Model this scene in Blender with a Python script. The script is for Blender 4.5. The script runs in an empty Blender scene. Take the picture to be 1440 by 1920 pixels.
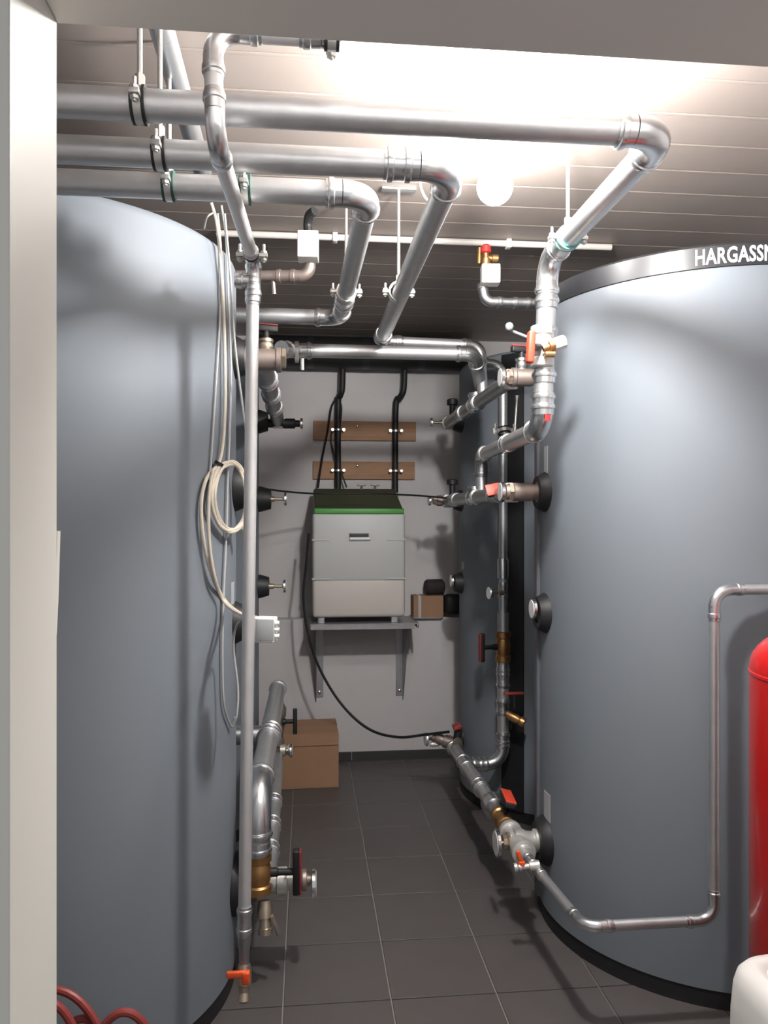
import bpy, bmesh, math, random
from mathutils import Vector, Matrix
from math import sin, cos, pi, radians as R_
random.seed(7)
C = bpy.context.scene
# ------------------------------------------------------------------ camera, world, exposure
F = 1450.0; TH = math.atan(145/1450.0); HZ = 973.0; EYE = 1.5
cd = bpy.data.cameras.new('camera'); cam = bpy.data.objects.new('camera', cd); C.collection.objects.link(cam)
cd.sensor_fit = 'VERTICAL'; cd.sensor_height = 24.0; cd.lens = F/1920*24.0; cd.clip_start = 0.02
cd.shift_y = (HZ-960)/1920.0
cam.location = (0, 0, EYE); cam.rotation_euler = (pi/2, 0, -TH); C.camera = cam
w = bpy.data.worlds.new('world'); C.world = w; w.use_nodes = True
w.node_tree.nodes['Background'].inputs[0].default_value = (0.95, 0.97, 1.0, 1)
w.node_tree.nodes['Background'].inputs[1].default_value = 0.50
C.view_settings.view_transform = 'Standard'; C.view_settings.look = 'None'
C.view_settings.exposure = 0.0; C.view_settings.gamma = 1.0; C.view_settings.use_curve_mapping = False
LAMP_FRONT, LAMP_REAR = 1000.0, 170.0     # emission strength of the two globes
CEIL = 2.65

# ------------------------------------------------------------------ picture point -> place
CT, ST = cos(TH), sin(TH)
def W(px, py, Z):                      # at distance Z along the view axis
    X = (px-720)/F*Z
    return Vector((X*CT+Z*ST, -X*ST+Z*CT, EYE+(HZ-py)/F*Z))
def Wz(px, py, z): return W(px, py, (z-EYE)*F/(HZ-py))
def Wy(px, py, y): return W(px, py, y/(CT-(px-720)/F*ST))
def Wx(px, py, x): return W(px, py, x/((px-720)/F*CT+ST))

# ------------------------------------------------------------------ materials
def mat(name, col, rough=.6, metal=0, noise=0, nscale=30, bump=0, bscale=60, spec=None, stretch=None, coat=0, transl=0):
    m = bpy.data.materials.new(name); m.use_nodes = True; nt = m.node_tree; b = nt.nodes['Principled BSDF']
    b.inputs['Base Color'].default_value = (*col, 1); b.inputs['Roughness'].default_value = rough
    b.inputs['Metallic'].default_value = metal
    if spec is not None: b.inputs['Specular IOR Level'].default_value = spec
    if coat: b.inputs['Coat Weight'].default_value = coat
    tc = nt.nodes.new('ShaderNodeTexCoord'); src = tc.outputs['Object']
    if stretch:
        mp = nt.nodes.new('ShaderNodeMapping'); mp.inputs['Scale'].default_value = stretch
        nt.links.new(src, mp.inputs[0]); src = mp.outputs[0]
    if noise:
        n = nt.nodes.new('ShaderNodeTexNoise'); n.inputs['Scale'].default_value = nscale; n.inputs['Detail'].default_value = 5
        nt.links.new(src, n.inputs['Vector'])
        mx = nt.nodes.new('ShaderNodeMix'); mx.data_type = 'RGBA'
        mx.inputs[6].default_value = (*[c*(1-noise) for c in col], 1); mx.inputs[7].default_value = (*[min(1, c*(1+noise)) for c in col], 1)
        nt.links.new(n.outputs[0], mx.inputs[0]); nt.links.new(mx.outputs[2], b.inputs['Base Color'])
    if bump:
        n2 = nt.nodes.new('ShaderNodeTexNoise'); n2.inputs['Scale'].default_value = bscale; n2.inputs['Detail'].default_value = 4
        nt.links.new(src, n2.inputs['Vector'])
        bp = nt.nodes.new('ShaderNodeBump'); bp.inputs['Strength'].default_value = bump; bp.inputs['Distance'].default_value = .004
        nt.links.new(n2.outputs[0], bp.inputs['Height']); nt.links.new(bp.outputs[0], b.inputs['Normal'])
    return m
def emat(name, col, s):
    m = bpy.data.materials.new(name); m.use_nodes = True; nt = m.node_tree
    nt.nodes.remove(nt.nodes['Principled BSDF']); e = nt.nodes.new('ShaderNodeEmission')
    e.inputs[0].default_value = (*col, 1); e.inputs[1].default_value = s
    nt.links.new(e.outputs[0], nt.nodes['Material Output'].inputs[0]); return m
M = dict(
    wall=mat('white_plaster', (.62, .60, .60), .85, noise=.05, nscale=6, bump=.15, bscale=150),
    ceil=mat('ceiling_panel_paint', (.345, .295, .265), .5, noise=.06, nscale=4, bump=.05),
    ceilback=mat('ceiling_joint', (.22, .19, .17), .9),
    frame=mat('door_frame_paint', (.70, .68, .62), .45, noise=.03, nscale=3),
    soffit=mat('lintel_paint', (.78, .74, .69), .55, noise=.04, nscale=3),
    tile=mat('dark_floor_tile', (.092, .083, .080), .40, noise=.12, nscale=8, bump=.08, bscale=90),
    grout=mat('floor_grout', (.27, .25, .235), .9),
    skirting=mat('skirting_tile', (.045, .04, .042), .5, noise=.1),
    jacket=mat('tank_jacket_grey', (.180, .203, .230), .58, noise=.03, nscale=5, bump=.03, bscale=200, spec=.35),
    black=mat('black_rubber', (.012, .012, .013), .55, noise=.2),
    band=mat('black_band', (.02, .021, .024), .38),
    strip=mat('grey_strip', (.11, .115, .13), .5, noise=.05),
    letter=mat('white_letter', (.85, .85, .85), .5),
    steel=mat('galvanised_steel', (.60, .61, .62), .40, .85, noise=.12, nscale=25, bump=.04, bscale=80),
    steelm=mat('press_fitting_steel', (.68, .69, .70), .27, .95, noise=.1, nscale=30),
    pole=mat('bright_galvanised_steel', (.66, .66, .66), .42, .6, noise=.12, nscale=20, bump=.04, bscale=80),
    dull=mat('dull_pipe_steel', (.40, .41, .42), .42, 1, noise=.15, nscale=18),
    brass=mat('brass', (.48, .27, .11), .38, .9, noise=.2, nscale=40),
    nickel=mat('nickel_brass', (.55, .47, .36), .35, .9, noise=.15, nscale=40),
    brownsteel=mat('brown_nipple_steel', (.34, .28, .25), .45, .7, noise=.15),
    cast=mat('cast_silver_fitting', (.66, .65, .62), .4, .6, noise=.12, nscale=40),
    dial=mat('dial_face', (.72, .74, .73), .35, noise=.06, nscale=60),
    chrome=mat('chrome_rim', (.75, .75, .75), .2, 1),
    red=mat('red_handle', (.75, .07, .035), .45), darkred=mat('dark_red_handle', (.28, .03, .03), .5),
    orange=mat('orange_handle', (.80, .10, .02), .45),
    vessel=mat('red_vessel_paint', (.50, .008, .008), .30, noise=.05, nscale=4, coat=.3),
    white=mat('white_plastic', (.74, .73, .70), .45, noise=.03), 
    canister=mat('white_canister', (.70, .68, .65), .42, noise=.03, nscale=6),
    box=mat('grey_white_casing', (.50, .51, .50), .45, noise=.03, nscale=5),
    boxlow=mat('cream_lower_casing', (.58, .54, .50), .45, noise=.03, nscale=5),
    lid=mat('olive_green_lid', (.045, .055, .028), .5, noise=.1),
    lip=mat('green_lid_lip', (.07, .30, .055), .45),
    wood=mat('pine_board', (.36, .20, .11), .65, noise=.35, nscale=6, stretch=(1, 12, 12)),
    card=mat('cardboard', (.34, .20, .12), .85, noise=.08, nscale=12, bump=.08),
    tape=mat('parcel_tape', (.38, .24, .15), .4),
    galv=mat('shelf_steel', (.42, .42, .44), .45, .8, noise=.2, nscale=20),
    cable=mat('beige_cable', (.58, .52, .43), .55), cableg=mat('grey_cable', (.42, .42, .41), .55),
    blackcable=mat('black_cable', (.010, .010, .012), .45),
    hose=mat('dark_red_hose', (.24, .035, .03), .45),
    rubber=mat('green_clamp_rubber', (.02, .07, .055), .6),
    rod=mat('zinc_rod', (.62, .62, .60), .4, .8), cyan=mat('turquoise_rubber', (.12, .38, .34), .5),
    conduit=mat('pale_conduit', (.62, .58, .54), .5), sticker=mat('pale_sticker', (.45, .47, .48), .5),
    logo=mat('dark_plate_print', (.03, .03, .03), .5), mark=mat('red_marking', (.5, .03, .03), .5),
)
# ------------------------------------------------------------------ object helpers
def link(o): C.collection.objects.link(o)
def tag(o, label=None, cat=None, group=None, kind=None):
    if label: o['label'] = label
    if cat: o['category'] = cat
    if group: o['group'] = group
    if kind: o['kind'] = kind
    return o
def thing(name, label, cat, loc, group=None):
    o = bpy.data.objects.new(name, None); link(o); o.location = loc; o.empty_display_size = .05
    return tag(o, label, cat, group)
def origin(p):
    v = Vector((0, 0, 0))
    while p is not None: v = v+Vector(p.location); p = p.parent
    return v
def obj(name, bm, m, parent=None, base=None, smooth=True, label=None):
    """links a bmesh given in room coordinates as one object"""
    if not isinstance(m, (list, tuple)): m = [m]
    bmesh.ops.recalc_face_normals(bm, faces=bm.faces)
    if parent is not None: off = origin(parent)
    elif base is not None: off = Vector(base)
    else: off = Vector((0, 0, 0))
    bmesh.ops.translate(bm, verts=bm.verts, vec=-off)
    if smooth:
        for e in bm.edges:
            e.smooth = not (len(e.link_faces) == 2 and e.calc_face_angle(0) > .62)
    for f in bm.faces: f.smooth = smooth
    me = bpy.data.meshes.new(name); bm.to_mesh(me); bm.free()
    for x in m: me.materials.append(x)
    o = bpy.data.objects.new(name, me); link(o)
    if parent is not None: o.parent = parent
    else: o.location = off
    if label: o['label'] = label
    return o
def B(): return bmesh.new()
def frame(d):
    d = Vector(d).normalized(); u = Vector((0, 0, 1)) if abs(d.z) < .9 else Vector((1, 0, 0))
    a = d.cross(u).normalized(); return a, a.cross(d).normalized(), d
def lathe(bm, p, d, prof, seg=20, cap=True, mi=0):
    a, b, d = frame(d); p = Vector(p); rings = []
    for t, r in prof:
        rings.append([bm.verts.new(p+d*t+(a*cos(2*pi*k/seg)+b*sin(2*pi*k/seg))*max(r, 1e-5)) for k in range(seg)])
    for i in range(len(rings)-1):
        for k in range(seg):
            f = bm.faces.new((rings[i][k], rings[i][(k+1) % seg], rings[i+1][(k+1) % seg], rings[i+1][k])); f.material_index = mi
    if cap:
        for r_, rev in ((rings[0], 1), (rings[-1], 0)):
            f = bm.faces.new(list(reversed(r_)) if rev else r_); f.material_index = mi
    return bm
def cyl(bm, p0, p1, r, seg=16, r1=None, mi=0):
    p0 = Vector(p0); p1 = Vector(p1); L = (p1-p0).length
    return lathe(bm, p0, p1-p0, [(0, r), (L, r if r1 is None else r1)], seg, mi=mi)
def sweep(bm, pts, r, seg=12, closed=False, cap=True):
    pts = [Vector(p) for p in pts]; n = len(pts); rings = []; prev = None
    for i in range(n):
        if closed: t = (pts[(i+1) % n]-pts[i-1]).normalized()
        else: t = (pts[min(i+1, n-1)]-pts[max(i-1, 0)]).normalized()
        if prev is None: a, b, _ = frame(t)
        else:
            a = (prev-t*prev.dot(t))
            a = a.normalized() if a.length > 1e-6 else frame(t)[0]
            b = a.cross(t)
        prev = a
        rr = r[i] if isinstance(r, (list, tuple)) else r
        rings.append([bm.verts.new(pts[i]+(a*cos(2*pi*k/seg)+b*sin(2*pi*k/seg))*rr) for k in range(seg)])
    m_ = n if closed else n-1
    for i in range(m_):
        A = rings[i]; D = rings[(i+1) % n]
        for k in range(seg): bm.faces.new((A[k], A[(k+1) % seg], D[(k+1) % seg], D[k]))
    if cap and not closed: bm.faces.new(list(reversed(rings[0]))); bm.faces.new(rings[-1])
    return bm
def box(bm, c, s, rot=None, bev=0, mi=0):
    r = bmesh.ops.create_cube(bm, size=1, matrix=Matrix.Translation(Vector(c)) @ (rot.to_4x4() if rot else Matrix.Identity(4)) @ Matrix.Diagonal((*s, 1)))
    fs = {f for v in r['verts'] for f in v.link_faces}
    for f in fs: f.material_index = mi
    if bev:
        es = {e for v in r['verts'] for e in v.link_edges}
        bmesh.ops.bevel(bm, geom=list(es), offset=bev, segments=3, profile=.5, affect='EDGES')
    return bm
def box2(bm, a, b, bev=0, mi=0):
    a = Vector(a); b = Vector(b)
    return box(bm, (a+b)/2, [abs(x) for x in (b-a)], bev=bev, mi=mi)
def catmull(pts, n=8, closed=False):
    pts = [Vector(p) for p in pts]; out = []; N = len(pts)
    for i in range(N if closed else N-1):
        g = (lambda k: pts[k % N]) if closed else (lambda k: pts[max(0, min(N-1, k))])
        p0, p1, p2, p3 = g(i-1), g(i), g(i+1), g(i+2)
        for k in range(n):
            t = k/n
            out.append(.5*((2*p1)+(-p0+p2)*t+(2*p0-5*p1+4*p2-p3)*t*t+(-p0+3*p1-3*p2+p3)*t**3))
    if not closed: out.append(pts[-1])
    return out
BEAD = lambda r, s: [(0, r*1.10), (.006, r*1.12), (.008, r*1.24), (.014, r*1.27), (.020, r*1.24), (.022, r*1.13), (.040*s, r*1.10)]
def collar(bm, p, d, r, s=1):                       # press-fitting socket with its raised O-ring bead
    return lathe(bm, p, d, BEAD(r, s), 20)
def run(root, pts, r, Rb=None, m=None, me=None, couplings=(), ends=(False, False), seg=20, fit=True):
    """a pipe run: straight pieces as parts 'pipe', each bend as a part 'elbow', couplings between"""
    m = m or M['steel']; me = me or M['steelm']; pts = [Vector(p) for p in pts]; Rb = Rb or r*2.3
    n = len(pts); cut = [0]*n
    for i in range(1, n-1):
        d0 = (pts[i]-pts[i-1]).normalized(); d1 = (pts[i+1]-pts[i]).normalized()
        cut[i] = Rb*math.tan(d0.angle(d1)/2)
    for i in range(n-1):
        d = (pts[i+1]-pts[i]).normalized()
        obj('pipe', cyl(B(), pts[i]+d*cut[i], pts[i+1]-d*cut[i+1], r, seg), m, root)
    for i in range(1, n-1):
        d0 = (pts[i]-pts[i-1]).normalized(); d1 = (pts[i+1]-pts[i]).normalized(); an = d0.angle(d1)
        if an < .05: continue
        a = pts[i]-d0*cut[i]; nrm = (d1-d0*d1.dot(d0)).normalized(); cen = a+nrm*Rb
        k = 12; arc = [cen+(-nrm*cos(an*j/k)+d0*sin(an*j/k))*Rb for j in range(k+1)]
        bm = sweep(B(), arc, r*1.10, seg)
        if fit:
            lathe(bm, a-d0*.04*1, d0, BEAD(r, 1), seg); lathe(bm, pts[i]+d1*cut[i]+d1*.04, -d1, BEAD(r, 1), seg)
        obj('elbow', bm, me, root)
    for s, t in couplings:
        d = (pts[s+1]-pts[s]).normalized(); c = pts[s].lerp(pts[s+1], t)
        bm = B(); lathe(bm, c-d*.04, d, BEAD(r, 1), seg); lathe(bm, c+d*.04, -d, BEAD(r, 1), seg)
        obj('coupling', bm, me, root)
    for e, (p, q) in zip(ends, ((pts[0], pts[1]), (pts[-1], pts[-2]))):
        if e: obj('end_nut', lathe(B(), p, (q-p), [(0, r*1.2), (.003, r*1.42), (.03, r*1.42), (.034, r*1.2)], 6), M['cast'], root, smooth=False)
def pipe_thing(name, label, pts, r, cat='pipe', **k):
    o = thing(name, label, cat, min(pts, key=lambda p: Vector(p).z)); run(o, pts, r, **k); return o
def tee(root, p, d, r, L=.09, m=None, branch=None, bl=.06):
    d = Vector(d).normalized(); bm = B(); p = Vector(p)
    lathe(bm, p-d*L/2, d, BEAD(r, 1), 20); lathe(bm, p+d*L/2, -d, BEAD(r, 1), 20); cyl(bm, p-d*L/2*.9, p+d*L/2*.9, r*1.1, 20)
    if branch is not None:
        b = Vector(branch).normalized(); cyl(bm, p, p+b*bl, r*1.05, 20); lathe(bm, p+b*bl, -b, BEAD(r, .5), 20)
    return obj('tee', bm, m or M['steelm'], root)
def handle(root, c, hdir, hl, bar, bl, hm=None, bw=.024, stem=.011, red=True):
    """ball-valve T handle: black stem and bar, coloured inlay on the outer face"""
    c = Vector(c); h = Vector(hdir).normalized(); b = Vector(bar).normalized(); s = h.cross(b).normalized()
    rot = Matrix((s, b, h)).transposed()
    obj('stem', lathe(B(), c, h, [(0, stem*1.4), (hl*.3, stem*1.3), (hl*.35, stem), (hl, stem)], 14), M['black'], root)
    hb = obj('handle', box(B(), c+h*(hl+.008), (bw, bl, .022), rot, bev=.005), M['black'], root)
    if red: obj('inlay', box(B(), c+h*(hl+.021), (bw*.95, bl*.96, .006), rot, bev=.002), hm or M['red'], hb)
def body(root, c, axis, r, L, m, name='valve_body'):
    a = Vector(axis).normalized(); c = Vector(c)
    return obj(name, lathe(B(), c-a*L/2, a, [(0, r), (L*.02, r*1.12), (L*.2, r*1.12), (L*.24, r*.92), (L*.34, r*1.05), (L*.5, r*1.15), (L*.66, r*1.05), (L*.76, r*.92), (L*.8, r*1.12), (L*.98, r*1.12), (L, r)], 16), m, root)
def valve(label, c, axis, r, L, hdir, hl, bar, bl, m=None, hm=None, red=True, name='ball_valve', bw=.024):
    o = thing(name, label, 'valve', c); body(o, c, axis, r, L, m or M['brass'])
    h = Vector(hdir).normalized(); handle(o, Vector(c)+h*r, h, hl, bar, bl, hm, bw=bw, red=red); return o
def thermometer(label, p, d, r=.036, L=.05, group=None):
    """dial on a short stem, p = face centre, d = from face towards the tank"""
    d = Vector(d).normalized(); o = thing('thermometer', label, 'thermometer', p, group)
    obj('stem', lathe(B(), Vector(p)+d*.012, d, [(0, .008), (L*.6, .008), (L*.62, .014), (L, .014)], 12), M['nickel'], o)
    obj('rim', lathe(B(), Vector(p), d, [(0, r*.96), (.002, r), (.012, r), (.014, r*.7)], 24), M['chrome'], o)
    obj('dial', lathe(B(), Vector(p)-d*.0015, d, [(0, r*.86), (.002, r*.88)], 24), M['dial'], o)
    return o
def clamp(label, c, axis, r, rods=True, plate=False, rub=None, side=None, group=None):
    c = Vector(c); a = Vector(axis).normalized(); o = thing('pipe_clamp', label, 'clamp', c, group)
    s = Vector(side) if side else a.cross(Vector((0, 0, 1))).normalized()
    bm = B(); lathe(bm, c-a*.011, a, [(0, r*1.02), (0, r*1.16), (.022, r*1.16), (.022, r*1.02)], 20, cap=False)
    for q in (-1, 1): box(bm, c+s*q*(r*1.16+.010), [.024 if abs(s[i]) > .5 else (.020 if abs(a[i]) > .5 else .010) for i in range(3)], bev=.001)
    obj('band', bm, M['rod'], o)
    bm = B()
    for q in (-1, 1): lathe(bm, c+a*q*.011-a*.003, a, [(0, r*1.01), (0, r*1.2), (.006, r*1.2), (.006, r*1.01)], 20, cap=False)
    obj('rubber_lining', bm, rub or M['rubber'], o)
    up = Vector((0, 0, 1)) if abs(s.z) < .5 else Vector((0, -1, 0))
    for q in (-1, 1):
        e = c+s*q*(r*1.16+.012); bm = B(); cyl(bm, e-up*.018, e+up*.03, .004, 8); cyl(bm, e-up*.014, e-up*.008, .009, 6); cyl(bm, e+up*.006, e+up*.012, .009, 6)
        obj('bolt', bm, M['rod'], o)
    if rods:
        top = Vector((c.x, c.y, CEIL)); bm = B(); cyl(bm, c+Vector((0, 0, r*1.1)), top, .0055, 10); cyl(bm, c+Vector((0, 0, r*1.1)), c+Vector((0, 0, r*1.1+.025)), .011, 6)
        obj('threaded_rod', bm, M['rod'], o)
        if plate: obj('ceiling_plate', box(B(), (c.x, c.y, CEIL-.004), (.12, .035, .008), bev=.002), M['rod'], o)
    return o
def cable(name, label, pts, r, m, n=8, cat='cable', group=None, closed=False):
    bm = sweep(B(), catmull(pts, n, closed), r, 8, closed)
    p = min([Vector(q) for q in pts], key=lambda q: q.z)
    return tag(obj(name, bm, m, base=p), label, cat, group)
def grid_bolt(root, p, d, r=.008, name='bolt'):
    obj(name, lathe(B(), p, d, [(0, r), (.006, r), (.008, r*.6)], 8), M['chrome'], root)

# ------------------------------------------------------------------ the room
XL, XR, YF, YB, YW = -1.62, 2.20, .96, 4.92, 4.80
def struct(name, bm, m, base=None, label=None):
    o = obj(name, bm, m, base=base, smooth=False); o['kind'] = 'structure'
    if label: o['label'] = label
    return o
fl = struct('floor', box2(B(), (-2.2, -.6, -.10), (2.8, 5.2, -.006)), M['grout'], label='floor of dark grey tiles with pale grout lines')
T = .3355; tme = None; x0 = -.0725-5*T; y0 = 2.40-8*T
for i in range(13):
    for j in range(16):
        cx, cy = x0+(i+.5)*T, y0+(j+.5)*T
        if cx < -1.75 or cx > 2.4 or cy > 4.95: continue
        if tme is None:
            o = obj('tile', box(B(), (0, 0, -.006), (T-.005, T-.005, .012), bev=.0012), M['tile'], smooth=False); tme = o.data
        else: o = bpy.data.objects.new('tile', tme); link(o)
        o.location = (cx, cy, 0); o.parent = fl
struct('wall_back', box2(B(), (XL-.2, YB, 0), (XR+.2, YB+.15, CEIL+.05)), M['wall'], label='white back wall, upper part behind the boards and the boxed appliance')
struct('wall_back', box2(B(), (XL, YW, 0), (XR, YB, .88), bev=.003), M['wall'], label='white lower back wall standing proud with a narrow ledge')
struct('wall_left', box2(B(), (XL-.15, YF-.15, 0), (XL, YB, CEIL+.05)), M['wall'])
struct('wall_right', box2(B(), (XR, YF-.15, 0), (XR+.15, YB, CEIL+.05)), M['wall'])
JX, JR, HZT = -.301, .70, 2.10
bm = B(); box2(bm, (XL, .836, 0), (JX-.05, .96, CEIL+.05)); box2(bm, (JR+.05, .836, 0), (XR, .96, CEIL+.05)); box2(bm, (JX-.05, .836, HZT+.05), (JR+.05, .96, CEIL+.05))
struct('wall_front', bm, M['wall'])
d1 = struct('door_1', box2(B(), (JX-.06, .822, 0), (JX, .972, HZT+.06), bev=.002), M['frame'], label='cream painted door frame around the opening seen from outside')
obj('jamb', box2(B(), (JR, .822, 0), (JR+.06, .972, HZT+.06), bev=.002), M['frame'], d1, smooth=False)
obj('lintel', box2(B(), (JX, .55, HZT), (JR, .972, HZT+.06), bev=.002), M['soffit'], d1, smooth=False, label='grey brown underside of the lintel')
bm = B()
for k in range(2):
    box2(bm, (XL if k == 0 else XL+1.9, YW-.010, 0), (XL+1.897 if k == 0 else XR, YW, .055), bev=.001)
struct('baseboard_back', bm, M['skirting'])
# ceiling: tongue-and-groove panels running across the room
ce = struct('ceiling', box2(B(), (XL-.2, YF-.2, CEIL+.008), (XR+.2, YB+.2, CEIL+.06)), M['ceilback'], label='ceiling of narrow painted panels running across the room')
PW = .172; yy = 1.929-PW*6; pme = None; k = 0
while yy < YB:
    if yy+PW > YF-.1:
        if pme is None:
            bm = B(); L = XR-XL+.1
            prof = [(0, .012), (0, .0012), (.003, .0002), (.010, .0), (.013, .0007), (PW-.006, .0007), (PW-.001, .0018), (PW-.0005, .006), (PW-.0005, .012)]
            A = [bm.verts.new((XL-.05, a, b)) for a, b in prof]; D = [bm.verts.new((XR+.05, a, b)) for a, b in prof]
            for i in range(len(prof)): bm.faces.new((A[i], A[(i+1) % len(prof)], D[(i+1) % len(prof)], D[i]))
            bm.faces.new(A); bm.faces.new(list(reversed(D)))
            o = obj('ceiling_panel', bm, M['ceil'], smooth=False); pme = o.data
        else: o = bpy.data.objects.new('ceiling_panel', pme); link(o)
        o.location = (0, yy, CEIL-.0035+.0035); o.parent = ce
    yy += PW
# ------------------------------------------------------------------ lamps
def globe_lamp(label, px, py, z, s, r):
    c = Wz(px, py, z); o = thing('globe_lamp', label, 'lamp', (c.x, c.y, CEIL))
    obj('ceiling_plate', lathe(B(), (c.x, c.y, CEIL-.004), (0, 0, -1), [(0, .055), (.012, .052), (.016, .03)], 24), M['white'], o)
    obj('holder', lathe(B(), (c.x, c.y, CEIL-.012), (0, 0, -1), [(0, .022), (.02, .024), (CEIL-z-.02, .02)], 20), M['white'], o)
    bm = B(); bmesh.ops.create_uvsphere(bm, u_segments=24, v_segments=14, radius=r, matrix=Matrix.Translation(c))
    obj('bulb', bm, emat('bulb_glow', (1, .975, .95), s), o); return o
globe_lamp('lit white globe bulb on the ceiling above the thick front pipe, nearest the doorway', 1003, 190, 2.478, LAMP_FRONT, .055)
globe_lamp('lit bulb on the ceiling just behind the thick front pipe, glaring between the two pipes', 928, 350, 2.515, LAMP_REAR, .055)

# ------------------------------------------------------------------ storage tanks
TR, TZ = .605, 2.34
TANKS = {}
def cylpatch(bm, cx, cy, r, a0, a1, z0, z1, th=.002, n=10, mi=0):
    V = []
    for k in range(n+1):
        a = a0+(a1-a0)*k/n
        V.append([bm.verts.new((cx+rr*cos(a), cy+rr*sin(a), z)) for rr, z in ((r-.002, z0), (r+th, z0), (r+th, z1), (r-.002, z1))])
    for k in range(n):
        for q in range(4): bm.faces.new((V[k][q], V[k][(q+1) % 4], V[k+1][(q+1) % 4], V[k+1][q])).material_index = mi
    bm.faces.new(V[0]); bm.faces.new(list(reversed(V[-1])))
    return bm
def azim(px, cx, cy, r=TR):            # azimuth on a tank where the line of sight at column px first meets it
    d = W(px, HZ, 1)-Vector((0, 0, EYE)); d.z = 0; a = d.dot(d); b = -2*(d.x*cx+d.y*cy); c_ = cx*cx+cy*cy-r*r
    t = (-b-math.sqrt(max(0, b*b-4*a*c_)))/(2*a); return math.atan2(d.y*t-cy, d.x*t-cx), t
def tank(label, cx, cy, side, ports, band=False):
    o = thing('storage_tank', label, 'tank', (cx, cy, 0)); e = .03
    prof = [(.05, TR-.012), (.056, TR)] + [(TZ-e+e*sin(a), TR-e+e*cos(a)) for a in [k*pi/2/6 for k in range(7)]] + [(TZ+.004, .3), (TZ+.006, .001)]
    obj('jacket', lathe(B(), (cx, cy, 0), (0, 0, 1), prof, 128), M['jacket'], o)
    obj('base_ring', lathe(B(), (cx, cy, 0), (0, 0, 1), [(0, TR-.002), (.054, TR-.004)], 96), M['black'], o, label='black ring under the jacket')
    for z, r, th in ports:
        p = Vector((cx+side*(TR-.008), cy, z))
        obj('rosette', lathe(B(), p, (side, 0, 0), [(0, r), (th*.25, r), (th, r*.78), (th, r*.5), (th*.8, r*.45)], 28), M['black'], o, label='black rubber rosette around a port')
    TANKS[label] = (cx, cy); return o
LF, LB, RF, RB = (-.838, 2.576), (-.846, 3.94), (1.487, 2.806), (1.450, 4.18)
PZ = (2.03, 1.60, 1.16, .304)
tlf = tank('tall dark grey cylindrical tank filling the left of the view beside the door frame', *LF, 1, [(2.03, .07, .04), (1.60, .075, .05), (1.16, .07, .04), (.304, .10, .05)])
tlb = tank('grey tank behind the left front tank, mostly hidden by it and the steel pole', *LB, 1, [(1.99, .06, .055), (1.60, .065, .07), (1.16, .06, .06), (.304, .06, .05)])
trf = tank('large grey tank at the right with a black lettered band round its top', *RF, -1, [(2.02, .07, .035), (1.60, .075, .04), (1.15, .075, .04), (.304, .09, .04)])
trb = tank('shaded grey tank standing behind the right front tank near the back wall', *RB, -1, [(2.03, .06, .05), (1.60, .06, .05), (1.15, .06, .05), (.304, .06, .04)])
# black band with lettering
obj('top_band', lathe(B(), (*RF, 0), (0, 0, 1), [(TZ-.072, TR+.001), (TZ-.070, TR+.004), (TZ-.006, TR+.004), (TZ+.003, TR-.006), (TZ+.003, TR-.03)], 128, cap=False), M['band'], trf, label='black band round the top of the jacket')
def curved_text(parent, txt, a0, a1, nvis, z, h, r, m, cx, cy):
    cu = bpy.data.curves.new('lettering', 'FONT'); cu.body = txt; cu.size = 1; cu.offset = .022; cu.resolution_u = 3; cu.space_character = 1.04
    to = bpy.data.objects.new('tmp', cu); link(to); bpy.context.view_layer.update()
    me = bpy.data.meshes.new_from_object(to.evaluated_get(bpy.context.evaluated_depsgraph_get()))
    cu.body = txt[:nvis]; bpy.context.view_layer.update(); wv = to.evaluated_get(bpy.context.evaluated_depsgraph_get()).dimensions.x
    bpy.data.objects.remove(to)
    bm = B(); bm.from_mesh(me); bpy.data.meshes.remove(me)
    bmesh.ops.triangulate(bm, faces=bm.faces); bmesh.ops.subdivide_edges(bm, edges=[e for e in bm.edges if e.calc_length() > .2], cuts=2)
    hh = .69
    ext = bmesh.ops.extrude_face_region(bm, geom=bm.faces[:]); top = {v for v in ext['geom'] if isinstance(v, bmesh.types.BMVert)}
    for v in bm.verts:
        a = a0+(a1-a0)*v.co.x/wv; rr = r+(.0012 if v in top else .0)
        zz = z+v.co.y/hh*h; v.co = Vector((cx+rr*cos(a), cy+rr*sin(a), zz))
    return obj('lettering', bm, m, parent, smooth=False, label='white capital lettering on the black band')
a0, t0 = azim(1302, *RF, TR+.004); a1, t1 = azim(1450, *RF, TR+.004)
curved_text(trf, 'HARGASSNER', a0, a1, 8, TZ-.060, .046, TR+.0045, M['letter'], *RF)
# joint strips and stickers
a = azim(962, *RB)[0]; obj('joint_strip', cylpatch(B(), *RB, TR, a-.10, a+.10, .06, TZ-.02, .012), M['black'], trb, label='black vertical joint strip')
a = pi+.42; 
obj('joint_strip', cylpatch(B(), *RF, TR, pi-.30, pi-.12, .06, 2.2, .012), M['strip'], trf)
for tk, c, px, py, hw, hh, nm in ((trf, RF, 1024, 862, .018, .05, 'info_sticker'), (trf, RF, 1026, 1512, .03, .05, 'info_sticker'), (tlf, LF, 436, 1112, .02, .035, 'info_sticker'), (trb, RB, 868, 1060, .02, .04, 'info_sticker')):
    a, t = azim(px, *c); z = EYE+(HZ-py)/F*t
    obj(nm, cylpatch(B(), *c, TR, a-hw/TR, a+hw/TR, z-hh/2*(2 if tk is not trb else 1), z+hh/2*(2 if tk is not trb else 1), .002), M['sticker'], tk)

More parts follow.
